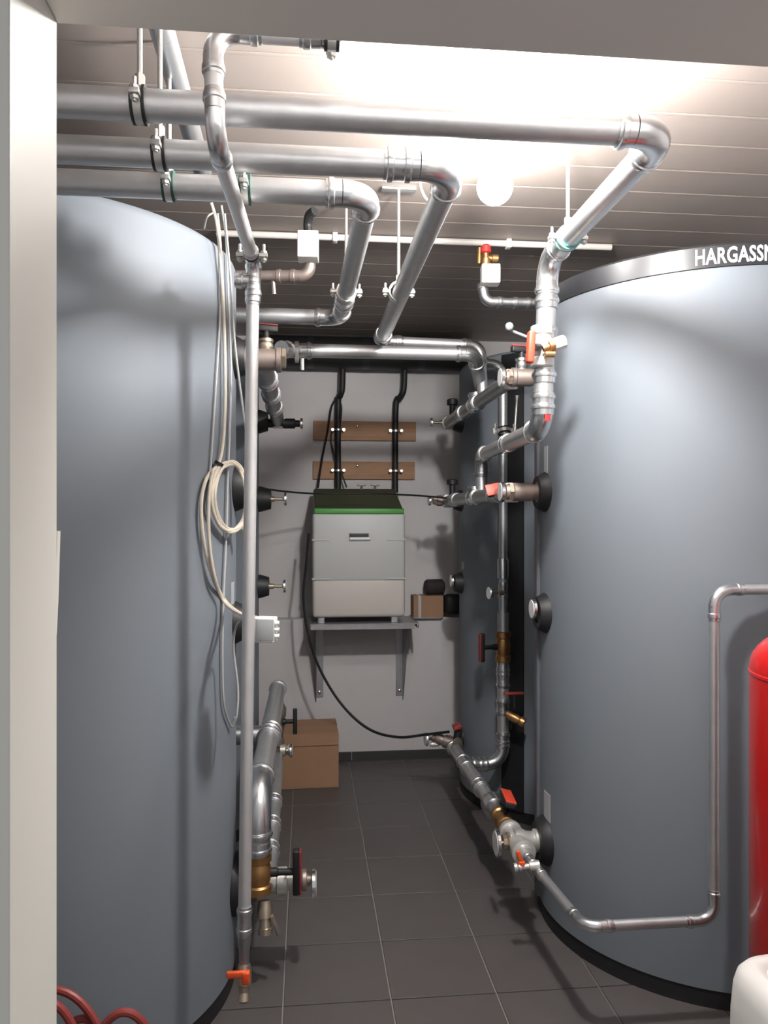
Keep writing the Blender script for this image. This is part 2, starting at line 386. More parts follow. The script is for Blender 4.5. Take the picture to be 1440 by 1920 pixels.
# ------------------------------------------------------------------ pipes under the ceiling
def H(px, py, z): return Wz(px, py, z)
r1 = .0315
pA = Wy(720, 221, H(720, 221, 2.33).y); yA = pA.y
e1 = H(1247, 256, 2.33); e1.y = yA
legend = H(1030, 470, 2.40)
leg_x = e1.x
riser = Vector((.785, H(1030, 486, 2.33).y, 0))
P1 = [Vector((XL+.01, yA, 2.33)), Vector((e1.x-.005, yA, 2.33)), H(1028, 486, 2.33), None, W(903, 853, 3.55), W(903, 932, 3.55)]
ZRI = 2.46
P1[3] = W(1016, 803, ZRI+.02)
o = thing('heating_pipe', 'thickest front steel pipe running right under the lamp, then back and down the right riser', 'pipe', (P1[5].x, P1[5].y, P1[5].z))
run(o, P1[:4]+[P1[3].lerp(P1[4], .5)], r1, Rb=.075)
run(o, [P1[3].lerp(P1[4], .45), P1[4], P1[5]], .029, Rb=.06, couplings=[(0, .05)])
for f_ in (.22, .40, .66, .85):
    d = Vector((0, 0, -1)); c = P1[2].lerp(P1[3], f_)
    obj('coupling', lathe(B(), c, d, BEAD(r1, 1), 20), M['steelm'], o)
obj('marking', cylpatch(B(), *(P1[3].x, P1[3].y), r1*1.1, -1.6, -1.0, P1[3].z+.02, P1[3].z+.05, .0008), M['mark'], o, label='red printed mark on the lower elbow')

r2 = .030; z2 = 2.29; y2 = Wz(600, 302, z2).y
q = Wz(850, 318, z2); q.y = y2
q2 = Wz(712, 628, z2)
D = W(712, 640, q2.y/CT*1.0)
Zr = 3.55
P2 = [Vector((XL+.01, y2, z2)), Vector((q.x, y2, z2)), Vector((q2.x, q2.y, z2))]
o2 = thing('heating_pipe', 'second steel pipe behind the lamp glare, bending back and down to the right rear', 'pipe', W(905, 748, 3.45))
pr = [W(718, 634, 3.72), W(903, 645, 3.72), W(905, 750, 3.45)]
P2 = P2[:2]+[Vector((q2.x, q2.y-.08, z2)), W(716, 640, q2.y+.05)]
run(o2, [P2[0], P2[1], P2[2].lerp(P2[3], .75)], r2, Rb=.08, couplings=[(1, .97)])
run(o2, [P2[2].lerp(P2[3], .7), W(716, 640, 3.42), W(900, 648, 3.50), W(906, 752, 3.50)], .024, Rb=.05, couplings=[(1, .12)])
obj('coupling', lathe(B(), (q.x-.16, y2, z2), (1, 0, 0), BEAD(r2, 1), 20), M['steelm'], o2)

r3 = .030; z3 = 2.30; y3 = Wz(450, 355, z3).y
q = Wz(690, 372, z3); q.y = y3; q2 = Wz(638, 596, z3)
o3 = thing('heating_pipe', 'third steel pipe nearest the left tank top, its bright elbow turning back to the left', 'pipe', (q2.x, q2.y, z3-.03))
run(o3, [Vector((XL+.01, y3, z3)), Vector((q.x, y3, z3)), Vector((q2.x, q2.y, z3)), W(440, 590, 3.05)], r3, Rb=.065, couplings=[(1, .80)])
# high pipe running from front to back above them
pa, pb = Wz(305, 60, 2.585), Wz(380, 322, 2.585)
pipe_thing('heating_pipe', 'steel pipe close under the ceiling running front to back above the three cross pipes', [Vector((pa.x, 1.02, 2.585)), pa, pb], .028)
# slim pipe: over the doorway, forward elbow, back, then straight down as the pole
rb = .017; ZP = 2.10
pt0 = W(398, 58, 1.42); pe = W(404, 262, 1.40); ptop = W(475, 488, 2.10); pbot = W(458, 1745, 2.10)
pole = thing('drain_pole', 'slim bright steel pipe falling straight down in front of the left tanks', 'pipe', pbot)
px_ = Wy(650, 70, pt0.y).x
run(pole, [Vector((px_, pt0.y, CEIL)), Vector((px_, pt0.y, pt0.z)), pt0, pe, ptop, pbot], rb, m=M['pole'], Rb=.048, couplings=[(4, .045), (4, .985)])
tee(pole, ptop+Vector((0, 0, -.055)), (0, 0, -1), rb*1.05, .10, branch=(-1, 0, 0), bl=.05)
c = pbot
obj('adapter', lathe(B(), c+Vector((0, 0, .01)), (0, 0, -1), [(0, rb*1.1), (.03, rb*1.1), (.07, rb*.8), (.10, rb*.8)], 16), M['dull'], pole)
dv = thing('drain_valve', 'small brass drain valve with orange handle at the foot of the slim pole', 'valve', c-Vector((0, 0, .17)))
obj('valve_body', lathe(B(), c-Vector((0, 0, .09)), (0, -.15, -1), [(0, .016), (.02, .02), (.05, .02), (.055, .015), (.075, .014)], 14), M['nickel'], dv)
obj('spout', lathe(B(), c-Vector((0, .012, .16)), (0, -.35, -1), [(0, .013), (.02, .017), (.022, .013), (.010, .011)], 16), M['nickel'], dv)
obj('spout_mouth', lathe(B(), c-Vector((0, .0195, .180)), (0, -.35, -1), [(0, .012), (.002, .012)], 14), M['black'], dv)
obj('handle', box(B(), c+Vector((-.018, -.022, -.105)), (.055, .012, .018), bev=.004), M['orange'], dv)
obj('handle_hub', box(B(), c+Vector((.006, -.02, -.115)), (.022, .02, .034), bev=.005), M['orange'], dv)
# hangers
clamp('dark rubber lined clamp and rod on the thick front pipe at the upper left', (Wy(262, 195, yA).x, yA, 2.33), (1, 0, 0), r1, rub=M['black'])
clamp('dark clamp and rod on the second cross pipe, behind the front one', (Wy(300, 285, y2).x, y2, z2), (1, 0, 0), r2, rub=M['black'])
clamp('green rubber clamp on the lowest cross pipe left of the slim pole', (Wy(317, 345, y3).x, y3, z3), (1, 0, 0), r3)
clamp('green rubber clamp on the lowest cross pipe just right of the slim pole', (Wy(460, 355, y3).x, y3, z3), (1, 0, 0), r3, rods=False)
c = Wz(1082, 447, 2.33); tt = (P1[2]-P1[1]).normalized(); c = P1[1]+tt*((c-P1[1]).dot(tt))
clamp('turquoise lined clamp on a threaded rod with ceiling plate, right of the lamps', c, tt, r1, plate=True, rub=M['cyan'])
tt = (P2[2]-P2[1]).normalized(); c = Wz(757, 548, z2); c = P2[1]+tt*((c-P2[1]).dot(tt))
clamp('zinc clamp with two upright bolts on the middle sloping pipe', c, tt, r2, plate=True, rub=M['rod'])
c3 = Vector((q2.x, q2.y, z3)); s3 = Vector((q.x, y3, z3)); tt = (c3-s3).normalized(); c = Wz(651, 548, z3); c = s3+tt*((c-s3).dot(tt))
clamp('zinc clamp with two upright bolts on the left sloping pipe near the wall side', c, tt, r3, plate=True, rub=M['rod'])
tt = (ptop-pe).normalized(); c = ptop-tt*.04
clamp('small clamp with bright bolt head where the slim pipe turns down', c, tt, rb, rods=False, rub=M['black'])
tt = Vector((1, 0, 0)); clamp('small dark clamp on the slim pipe above the doorway edge', (Wy(622, 88, pt0.y).x, pt0.y, pt0.z-.002), tt, rb, rods=False, rub=M['black'])
# conduit on the ceiling
a_, b_ = Wz(478, 434, CEIL), Wz(1060, 452, CEIL); yc = (a_.y+b_.y)/2
cdt = thing('cable_conduit', 'pale cable conduit clipped across the ceiling behind the sloping pipes', 'conduit', (a_.x, yc, CEIL-.02))
obj('tube', cyl(B(), (a_.x-.15, yc, CEIL-.016), (b_.x+.2, yc, CEIL-.016), .013, 12), M['conduit'], cdt)
for px in (628, 953): 
    x = Wy(px, 440, yc).x; obj('clip', box2(B(), (x-.010, yc-.020, CEIL-.036), (x+.010, yc+.018, CEIL), bev=.003), M['white'], cdt)

# ------------------------------------------------------------------ right side manifolds and fittings
XM = .775
def V3(x, y, z): return Vector((x, y, z))
# upper
m1 = thing('connecting_pipe', 'upper right connecting pipe sloping from the rear tank port to the front one', 'pipe', V3(XM, 4.18, 2.0))
run(m1, [V3(XM, 4.22, 2.03), V3(XM, 2.86, 2.03)], .030, couplings=[(0, .30)], m=M['dull'], ends=(True, True))
tee(m1, V3(XM, 3.50, 2.03), (0, 1, 0), .030, .12, branch=(0, 0, 1), bl=.05)
obj('nipple', lathe(B(), V3(.862, RF[1], 2.025), (-1, 0, 0), [(0, .036), (.01, .040), (.012, .03), (.03, .03), (.032, .033), (.09, .033), (.094, .036), (.106, .036), (.108, .028), (.13, .026)], 20), M['brownsteel'], m1)
obj('brass_ring', lathe(B(), V3(.757, RF[1], 2.025), (-1, 0, 0), [(0, .026), (.002, .031), (.016, .031), (.018, .02)], 6), M['nickel'], m1)
obj('nipple', cyl(B(), V3(XM, RB[1], 2.03), V3(.88, RB[1], 2.03), .026), M['dull'], m1)
thermometer('round dial thermometer on the upper brown port of the right front tank', V3(.712, RF[1], 2.025), (1, 0, 0), .037, .04)
thermometer('tiny dark thermometer at the far end of the upper right connecting pipe', V3(XM-.10, RB[1]+.02, 2.03), (1, 0, 0), .025, .07)
v = thing('air_vent', 'black capped air vent standing on the upper right connecting pipe', 'vent', V3(XM+.01, RB[1]-.05, 2.06))
obj('body', lathe(B(), V3(XM+.01, RB[1]-.05, 2.055), (0, 0, 1), [(0, .016), (.06, .016), (.062, .03), (.09, .03), (.095, .02)], 16), M['black'], v)
# middle
m2 = thing('connecting_pipe', 'middle right connecting pipe level with the green lid, between both right tanks', 'pipe', V3(XM, 4.18, 1.57))
run(m2, [V3(XM, 4.22, 1.60), V3(XM, 2.86, 1.60)], .030, couplings=[(0, .18)], m=M['dull'], ends=(True, True))
tee(m2, V3(XM, 3.52, 1.60), (0, 1, 0), .030, .12, branch=(0, 0, 1), bl=.05)
obj('nipple', lathe(B(), V3(.862, RF[1], 1.60), (-1, 0, 0), [(0, .036), (.01, .040), (.012, .03), (.03, .030), (.032, .034), (.10, .034), (.104, .030), (.13, .028)], 20), M['brownsteel'], m2)
obj('brass_ring', lathe(B(), V3(.760, RF[1], 1.60), (-1, 0, 0), [(0, .028), (.002, .036), (.016, .036), (.018, .022)], 6), M['nickel'], m2)
obj('nipple', cyl(B(), V3(XM, RB[1], 1.60), V3(.88, RB[1], 1.60), .026), M['dull'], m2)
thermometer('round dial thermometer on the middle brown port of the right front tank', V3(.712, RF[1], 1.60), (1, 0, 0), .038, .04)
thermometer('small thermometer at the far end of the middle right connecting pipe', V3(XM-.11, RB[1]+.02, 1.60), (1, 0, 0), .028, .03)
bn = obj('union_nut', lathe(B(), V3(XM-.085, RB[1]+.02, 1.60), (1, 0, 0), [(0, .02), (.02, .024), (.022, .030), (.05, .030), (.055, .024), (.08, .026)], 8), M['brownsteel'], m2, smooth=False)
v = thing('air_vent', 'black capped air vent standing on the middle right connecting pipe', 'vent', V3(XM+.01, RB[1]-.05, 1.63))
obj('body', lathe(B(), V3(XM+.01, RB[1]-.05, 1.625), (0, 0, 1), [(0, .016), (.06, .016), (.062, .03), (.085, .03), (.09, .02)], 16), M['black'], v)
valve('valve with a small square red inlay on the middle right connecting pipe', V3(XM-.0, 3.12, 1.60), (0, 1, 0), .032, .12, (-.4, -1, .25), .03, (1, 0, .2), .06, m=M['dull'], bw=.05)
# low
m3 = thing('connecting_pipe', 'low right connecting pipe descending from the rear valve to the front fittings', 'pipe', V3(XM, 4.0, .27))
run(m3, [V3(XM-.015, 4.12, .305), V3(XM, 3.10, .304)], .031, m=M['steel'], couplings=[(0, .12), (0, .72)])
tee(m3, V3(XM-.006, 3.70, .304), (0, 1, 0), .031, .13, branch=(1, 0, 0), bl=.055)
obj('reducer', lathe(B(), V3(XM, 3.22, .304), (0, -1, 0), [(0, .036), (.02, .047), (.10, .047), (.11, .038), (.14, .030)], 20), M['steelm'], m3)
fb = thing('port_cross', 'silver cast cross fitting on the lowest port of the right front tank', 'fitting', V3(.80, RF[1], .30))
PX = V3(.80, RF[1], .304)
obj('cross_body', lathe(B(), V3(.872, RF[1], .304), (-1, 0, 0), [(0, .030), (.004, .042), (.03, .042), (.034, .034), (.06, .036), (.075, .045), (.105, .045), (.108, .034), (.125, .034)], 18), M['cast'], fb)
bm = B(); lathe(bm, V3(.775, RF[1]+.10, .304), (0, -1, 0), [(0, .038), (.004, .044), (.026, .044), (.03, .036), (.17, .036), (.174, .044), (.20, .044), (.204, .032), (.23, .030)], 18)
obj('cross_arm', bm, M['cast'], fb)
obj('brass_nut', lathe(B(), V3(.752, RF[1], .304), (-1, 0, 0), [(0, .028), (.004, .036), (.012, .036), (.016, .026), (.03, .026)], 8), M['nickel'], fb, smooth=False)
thermometer('large dial thermometer on the lowest fitting of the right front tank', V3(.695, RF[1], .30), (1, 0, 0), .050, .04)
valve('brass ball valve with bright red handle low beside the right front tank', V3(XM, 3.01, .304), (0, 1, 0), .031, .13, (.25, 0, 1), .045, (.1, 1, 0), .15, hm=M['red'], bw=.045)
dr = thing('drain_valve', 'nickel drain tap with small orange handle under the right front fittings', 'valve', W(985, 1628, 2.62))
a_, b_ = W(1012, 1622, 2.62), W(964, 1627, 2.62); d = (b_-a_)
obj('tap_body', lathe(B(), a_, d, [(0, .012), (.002, .016), (.035, .016), (.037, .010), (.06, .009), (.062, .014), (.07, .014), (.072, .010), (.078, .015), (.087, .015)], 12), M['cast'], dr)
cc = W(974, 1606, 2.62); obj('handle', box(B(), cc, (.014, .012, .042), Matrix.Rotation(-.35, 3, 'Y'), bev=.004), M['orange'], dr)
obj('handle_hub', lathe(B(), W(978, 1622, 2.62), (0, 0, 1), [(0, .012), (.012, .012), (.014, .008)], 12), M['orange'], dr)
thermometer('round white thermometer on the black rosette at mid height of the right front tank', V3(.832, RF[1], 1.165), (1, 0, 0), .038, .03)
thermometer('small thermometer on the middle rosette of the shaded right rear tank', V3(.785, RB[1], 1.16), (1, 0, 0), .034, .03)
th = W(916, 1112, 3.62)
thermometer('small pale thermometer just left of the vertical pipe in the dark gap', th, (1, .15, 0), .030, .06)
# slim pipe from the cross fitting round the front of the tank
g0 = V3(.775, RF[1]-.12, .304); ZF = 2.24
g1 = W(1095, 1738, ZF); g2 = Wy(1340, 1728, g1.y); g2.z = g1.z; g3 = Wy(1338, 1106, g1.y); g4 = Wy(1520, 1108, g1.y)
g3.x = (g3.x+g2.x)/2; g2.x = g3.x
sp = thing('filling_pipe', 'slim steel pipe looping low round the right front tank then up beside the red vessel', 'pipe', g1)
run(sp, [g0, g1, g2, g3, V3(g4.x+.5, g4.y, g3.z)], .0155, Rb=.05, couplings=[(0, .10), (0, .27)])
# vertical pipe in the gap
ZG = 3.75
k0 = V3(XM+.03, 3.70, .304); k1 = W(946, 1441, ZG); k1.z = .304; k1.y = 3.70; k2 = V3(k1.x, 3.70, W(951, 690, ZG).z)
k3 = W(925, 676, 3.4)
vp = thing('vertical_pipe', 'vertical steel pipe rising in the dark gap between the two right tanks', 'pipe', k1)
run(vp, [k0, k1, V3(k1.x, 3.70, W(0, 1150, ZG).z)], .028, Rb=.085, couplings=[(0, .25), (1, .16), (1, .38), (1, .56), (1, .66)])
run(vp, [V3(k1.x, 3.70, W(0, 1155, ZG).z), k2+Vector((0, 0, .02)), k2+Vector((-.16, 0, .03))], .021, Rb=.06, couplings=[(0, .10)])
obj('coupling', lathe(B(), V3(k1.x, 3.70, W(0, 1085, ZG).z), (0, 0, 1), [(0, .028), (.09, .028), (.1, .022)], 20), M['steelm'], vp)
c = V3(k1.x, 3.70, W(0, 1214, ZG).z)
valve('brass valve with dark red T handle on the vertical pipe in the gap', c, (0, 0, 1), .033, .15, (-1, -.2, 0), .07, (0, 0, 1), .14, hm=M['darkred'])
c = V3(k1.x+.02, 3.66, W(0, 1335, ZG).z)
d2 = thing('drain_valve', 'small brass drain valve with thin dark red lever near the foot of the vertical pipe', 'valve', c)
obj('tap_body', lathe(B(), c-V3(.02, .02, 0)*1, (1, -.6, -.45), [(0, .016), (.02, .020), (.05, .022), (.07, .018), (.075, .024), (.095, .024)], 14), M['brass'], d2)
obj('lever', box(B(), W(963, 1300, 3.66), (.095, .02, .012), bev=.003), M['darkred'], d2)
obj('stem', cyl(B(), W(965, 1328, 3.66), W(965, 1303, 3.66), .008), M['black'], d2)
# side fitting and valve on the right riser
rz = W(0, 650, 2.67).z; rz = W(0, 650, ZRI).z; rc = W(1016, 650, ZRI)
rv = thing('ball_valve', 'silver valve with bright red handle on the right riser below its top bend', 'valve', rc)
body(rv, rc, (0, 0, 1), r1*1.02, .13, M['cast'])
h0 = W(1000, 651, ZRI-.08)
obj('stem', cyl(B(), rc, h0, .012), M['black'], rv)
obj('handle', box(B(), W(995, 651, ZRI-.085), (.022, .03, .098), Matrix.Rotation(.06, 3, 'Y'), bev=.006), M['red'], rv)
sf = thing('drain_cock', 'short nickel capped stub sticking out right of the riser valve', 'fitting', W(1045, 645, 2.6))
s0, s1 = W(1018, 654, 2.40), W(1058, 640, 2.40)
obj('stub', lathe(B(), s0, s1-s0, [(0, .010), (.020, .010), (.022, .018), (.038, .018), (.040, .013)], 14), M['brass'], sf)
obj('cap', lathe(B(), s0.lerp(s1, .5), s1-s0, [(0, .018), (.004, .021), (.036, .021), (.04, .017)], 8), M['cast'], sf, smooth=False)
obj('lug', cyl(B(), W(1022, 664, 2.40), W(1040, 664, 2.40), .010, 10), M['brass'], sf)
# valve over the upper nipple, behind the riser
valve('dark valve with thin red topped handle behind the right riser', V3(.80, RF[1]+.02, 2.075), (0, 0, 1), .020, .05, (0, 0, 1), .03, (1, .2, 0), .085, m=M['dull'], hm=M['darkred'])
tag(obj('hanger_rod', lathe(B(), W(970, 742, 3.3), W(965, 812, 3.3)-W(970, 742, 3.3), [(0, .010), (.02, .006), (.13, .006), (.14, .011), (.16, .011)], 10), M['rod'], base=W(965, 812, 3.3)), 'thin bright rod between the upper and middle right pipes', 'rod')
clamp('small bright clamp holding the vertical pipe to the sloping riser branch', W(946, 808, 3.3), (.0, .3, 1), .024, rods=False, rub=M['black'])
# low rear group
bk = thing('ball_valve', 'brown brass valve with red handle at the rear end of the low right pipe', 'valve', W(845, 1392, 4.08))
bp, be = W(858, 1398, 4.06), W(815, 1383, 4.12)
obj('valve_body', lathe(B(), bp, be-bp, [(0, .030), (.004, .040), (.02, .040), (.024, .030), (.05, .032), (.075, .034), (.08, .026), (.10, .030), (.12, .028), (.125, .02), (.14, .02)], 14), M['brownsteel'], bk)
obj('flange', lathe(B(), W(855, 1400, 4.02), (1, -1, .1), [(0, .04), (.004, .048), (.012, .048), (.016, .04)], 18), M['nickel'], bk)
obj('handle', box(B(), W(857, 1362, 4.06), (.045, .06, .022), Matrix.Rotation(-.35, 3, 'Y'), bev=.005), M['darkred'], bk)
obj('stem', cyl(B(), W(860, 1370, 4.06), W(856, 1392, 4.06), .022, 12), M['black'], bk)
thermometer('small dial thermometer on the rear low brass valve, beside the white wall', W(797, 1386, 4.14), (1, .1, 0), .036, .04)
obj('drain_tap', lathe(B(), W(806, 1396, 4.1), (1, 0, 0), [(0, .008), (.01, .012), (.03, .012), (.05, .010)], 10), M['cast'], bk)
obj('red_cap', lathe(B(), W(811, 1385, 4.12), (1, 0, 0), [(0, .014), (.006, .02), (.018, .02), (.02, .014)], 12), M['darkred'], bk)

# ------------------------------------------------------------------ left side manifolds and fittings
XN = -.145
m4 = thing('connecting_pipe', 'short dark jointed pipe stepping down from the upper left port to the rear tank', 'pipe', V3(XN, 3.9, 1.99))
run(m4, [V3(XN, 2.66, 2.02), V3(XN, 3.98, 2.00)], .032, m=M['dull'], couplings=[(0, .18), (0, .42), (0, .66)], ends=(False, True))
obj('nipple', lathe(B(), V3(-.24, LF[1], 2.025), (1, 0, 0), [(0, .034), (.03, .036), (.032, .043), (.05, .043), (.052, .036), (.14, .036), (.142, .042), (.155, .042), (.158, .03)], 20), M['brownsteel'], m4)
obj('nipple', lathe(B(), V3(-.20, LB[1]+.02, 1.985), (1, 0, 0), [(0, .022), (.08, .022), (.082, .026), (.14, .026), (.143, .018), (.165, .018)], 14), M['black'], m4)
obj('brass_ring', lathe(B(), V3(-.083, LF[1], 2.03), (1, 0, 0), [(0, .028), (.002, .034), (.014, .034), (.016, .02)], 6), M['nickel'], m4)
thermometer('small thermometer at the rear end of the upper left connecting pipe', V3(-.02, LB[1]+.02, 1.985), (-1, 0, 0), .028, .03)
valve('black valve handle with faded red top behind the upper part of the slim pole', V3(-.135, LF[1]+.03, 2.075), (0, 0, 1), .022, .05, (0, 0, 1), .03, (1, .3, 0), .08, m=M['nickel'], hm=M['darkred'])
ZX = 3.26
hp = thing('cross_pipe', 'long horizontal steel pipe crossing between the left and right tank groups', 'pipe', V3(.80, 3.50, 2.10))
run(hp, [V3(-.10, 3.1, 2.18), W(545, 657, ZX), W(890, 664, W(545, 657, ZX).y/(CT-170/F*ST)), V3(.80, 3.50, 2.10)], .029, Rb=.06, m=M['steel'])
obj('union_ring', lathe(B(), W(552, 660, ZX-.02), (1, 0, 0), [(0, .03), (.003, .045), (.018, .045), (.02, .03)], 20), M['cast'], hp)
obj('union_tail', cyl(B(), W(567, 672, ZX), W(567, 694, ZX), .008, 8), M['cast'], hp)
# rosette thermometers of the left rear tank
thermometer('small thermometer on the black rosette right of the pole, level with the green lid', V3(-.10, LB[1], 1.60), (-1, 0, 0), .034, .08)
thermometer('small thermometer on the black rosette right of the pole, above the junction box', V3(-.105, LB[1], 1.16), (-1, 0, 0), .034, .08)
# low left
m5 = thing('connecting_pipe', 'silver riser pipe from the low left brass valve bending back to a capped end', 'pipe', V3(XN, 2.52, .4))
zc = .63
run(m5, [V3(XN-.01, 2.50, .43), V3(XN-.01, 2.50, zc), V3(XN, 3.96, zc+.01)], .038, Rb=.11, m=M['steel'], me=M['steelm'], couplings=[(1, .42)])
for z in (.43, .485): obj('coupling', lathe(B(), V3(XN-.01, 2.50, z), (0, 0, 1), BEAD(.036, 1), 20), M['steelm'], m5)
tee(m5, V3(XN, 3.14, zc+.003), (0, 1, 0), .036, .13, branch=(-1, 0, 0), bl=.25)
obj('end_cap', lathe(B(), V3(XN, 3.93, zc+.01), (0, 1, 0), [(0, .044), (.03, .044), (.05, .03), (.055, .01)], 20), M['steelm'], m5)
m6 = thing('connecting_pipe', 'lower left connecting pipe running back beneath the silver riser', 'pipe', V3(XN+.02, 3.9, .27))
run(m6, [V3(XN+.015, 2.62, .304), V3(XN+.0, 3.90, .304)], .030, m=M['steel'], couplings=[(0, .15), (0, .33), (0, .52)])
fc = thing('port_cross', 'silver and brown fitting on the lowest port of the left front tank', 'fitting', V3(-.12, LF[1], .27))
obj('cross_body', lathe(B(), V3(-.20, LF[1], .304), (1, 0, 0), [(0, .030), (.003, .040), (.03, .040), (.034, .033), (.10, .036), (.104, .044), (.135, .044), (.14, .03), (.15, .032), (.175, .032), (.18, .025)], 18), M['cast'], fc)
obj('brown_union', lathe(B(), V3(-.035, LF[1], .304), (1, 0, 0), [(0, .034), (.012, .034), (.014, .028), (.022, .034), (.034, .034), (.036, .018), (.05, .014)], 12), M['brownsteel'], fc)
thermometer('large dial thermometer seen edge on, low right of the left front tank', V3(.030, LF[1], .29), (-1, 0, 0), .046, .03)
valve('large brass valve with black and red T handle low beside the pole', V3(XN-.008, 2.51, .365), (0, 0, 1), .037, .13, (1, -.05, 0), .075, (0, -.1, 1), .15, hm=M['darkred'], bw=.03)
lw = thing('drain_valve', 'pale corroded drain stub hanging under the low left fitting', 'valve', V3(XN, 2.50, .2))
obj('tap_body', lathe(B(), V3(XN+.01, 2.52, .27), (.05, -.3, -1), [(0, .02), (.03, .026), (.05, .026), (.052, .018), (.08, .018), (.082, .024), (.10, .022)], 12), M['nickel'], lw)
obj('lever', box(B(), V3(XN+.045, 2.50, .20), (.012, .02, .07), Matrix.Rotation(-.35, 3, 'Y'), bev=.003), M['brownsteel'], lw)
# rear low left
c = W(523, 1352, 3.95)
lv = thing('ball_valve', 'brown valve with black T handle above the cardboard carton', 'valve', c)
obj('valve_body', lathe(B(), W(520, 1400, 3.97), W(526, 1310, 3.97)-W(520, 1400, 3.97), [(0, .026), (.01, .034), (.04, .034), (.05, .026), (.10, .030), (.15, .028), (.16, .034), (.20, .034), (.22, .02), (.24, .016)], 14), M['brownsteel'], lv)
handle(lv, W(530, 1353, 3.95), (1, 0, 0), .055, (0, 0, 1), .13, red=False)
obj('union', lathe(B(), W(524, 1407, 3.95), (1, 0, 0), [(0, .02), (.004, .030), (.03, .030), (.034, .022), (.042, .022), (.044, .028), (.055, .028)], 12), M['cast'], lv)
thermometer('small thermometer in front of the cardboard carton, right of the low left pipes', W(548, 1407, 3.93), (-1, 0, 0), .034, .02)

# ------------------------------------------------------------------ air separators near the ceiling
va = thing('safety_group', 'pale grey box on an elbow near the left tank top with a black hose above', 'fitting', W(580, 512, 2.72))
run(va, [W(425, 517, 2.78), W(581, 518, 2.74), W(581, 486, 2.74)], .019, Rb=.035, m=M['brownsteel'], me=M['brownsteel'], couplings=[(0, .72)])
obj('casing', box(B(), W(578, 463, 2.70), (.072, .075, .092), Matrix.Rotation(-.05, 3, 'Z'), bev=.004), M['white'], va)
obj('brass_nut', cyl(B(), W(580, 441, 2.68), W(580, 433, 2.68), .012, 6), M['brass'], va)
obj('black_hose', sweep(B(), catmull([W(578, 436, 2.68), W(577, 420, 2.68), W(580, 404, 2.66), W(590, 396, 2.64)], 5), .016, 10), M['black'], va)
obj('tail', cyl(B(), W(512, 525, 2.76), W(514, 552, 2.76), .008, 8), M['brownsteel'], va)
vb = thing('safety_group', 'white box with brass valve and red cap hanging left of the right riser', 'fitting', W(915, 565, 3.0))
run(vb, [W(1060, 571, 3.06), W(909, 566, 3.0), W(905, 535, 3.0)], .018, Rb=.035, m=M['dull'], me=M['dull'], couplings=[(0, .55)])
obj('casing', box(B(), W(919, 516, 2.96), (.070, .06, .072), Matrix.Rotation(-.08, 3, 'Z'), bev=.004), M['white'], vb)
obj('brass_body', lathe(B(), W(911, 500, 2.96), (0, 0, 1), [(0, .012), (.012, .018), (.03, .018), (.034, .012), (.05, .012)], 12), M['brass'], vb)
obj('brass_branch', lathe(B(), W(912, 484, 2.96), (1, 0, 0), [(0, .010), (.02, .011), (.022, .015), (.044, .015)], 12), M['brass'], vb)
obj('red_cap', lathe(B(), W(911, 475, 2.96), (0, 0, 1), [(0, .014), (.004, .02), (.026, .02), (.032, .012)], 12), M['mark'], vb)
obj('brass_rear', cyl(B(), W(899, 495, 2.99), W(900, 465, 2.99), .010, 10), M['brass'], vb)
bm = B(); bmesh.ops.create_uvsphere(bm, u_segments=16, v_segments=10, radius=.017, matrix=Matrix.Translation(W(955, 612, 3.1)))
cyl(bm, W(955, 612, 3.1), W(955, 612, 3.1)+V3(0, .04, 0), .006, 8)
cyl(bm, W(955, 612, 3.1)+V3(0, .04, 0), W(1010, 640, 3.16), .006, 8)
tag(obj('vent_knob', bm, M['sticker'], base=W(955, 612, 3.1)), 'pale round knob between the right safety group and the rear tank', 'knob')

# ------------------------------------------------------------------ back wall: boards, appliance, shelf
YBd = YB-.011
for lab, y0_, y1_, x0_, x1_ in (('upper stained wooden board screwed across the back wall', 791, 825, 588, 780), ('lower stained wooden board just above the green lidded appliance', 866, 898, 587, 778)):
    a_, b_ = Wy(x0_, y1_, YB-.022), Wy(x1_, y0_, YB-.022)
    w_ = thing('wooden_board', lab, 'board', a_)
    obj('plank', box2(B(), (a_.x, YB-.022, a_.z), (b_.x, YB, b_.z), bev=.002), M['wood'], w_, smooth=False)
    for px, dy in ((670, -9), ):
        p = Wy(px, (y0_+y1_)/2+dy, YB-.026); grid_bolt(w_, p, (0, -1, 0), .008, 'screw')
for lab, pts, bolts in (('left black insulated pipe coming down the back wall to the appliance', [(642, 686), (641, 735), (634, 752), (634, 918)], (806, 882)),
                        ('right black insulated pipe with a kink coming down the back wall', [(757, 686), (755, 738), (742, 756), (741, 924)], (808, 883))):
    P = [Wy(x, y, YB-.055) for x, y in pts]; P[1].y = P[0].y = YB-.10
    o = thing('insulated_pipe', lab, 'pipe', P[-1]); obj('hose', sweep(B(), catmull([P[0], P[0].lerp(P[1], .9), P[1].lerp(P[2], .5), P[2].lerp(P[3], .06), P[3]], 6), .019, 14), M['black'], o)
    for yb_ in bolts:
        c = Wy(pts[2][0], yb_, YB-.055); obj('clip', lathe(B(), c-V3(0, 0, .006), (0, 0, 1), [(0, .0195), (0, .023), (.012, .023), (.012, .0195)], 16, cap=False), M['rod'], o)
        for dx in (-.035, .035):
            bm = B(); cyl(bm, c+V3(dx, .03, 0), c+V3(dx, -.012, 0), .006, 8); cyl(bm, c+V3(dx, -.01, 0), c+V3(dx, -.018, 0), .010, 6); obj('bolt', bm, M['chrome'], o)
    bm = B(); lathe(bm, P[-1], (0, 0, -1), [(0, .021), (.01, .024), (.03, .024), (.032, .016), (.05, .014)], 8); obj('union', bm, M['cast'], o, smooth=False)
hA, hB = Wy(470, 655, 4.78), Wy(885, 664, 4.78); zh = (hA.z+hB.z)/2-.005
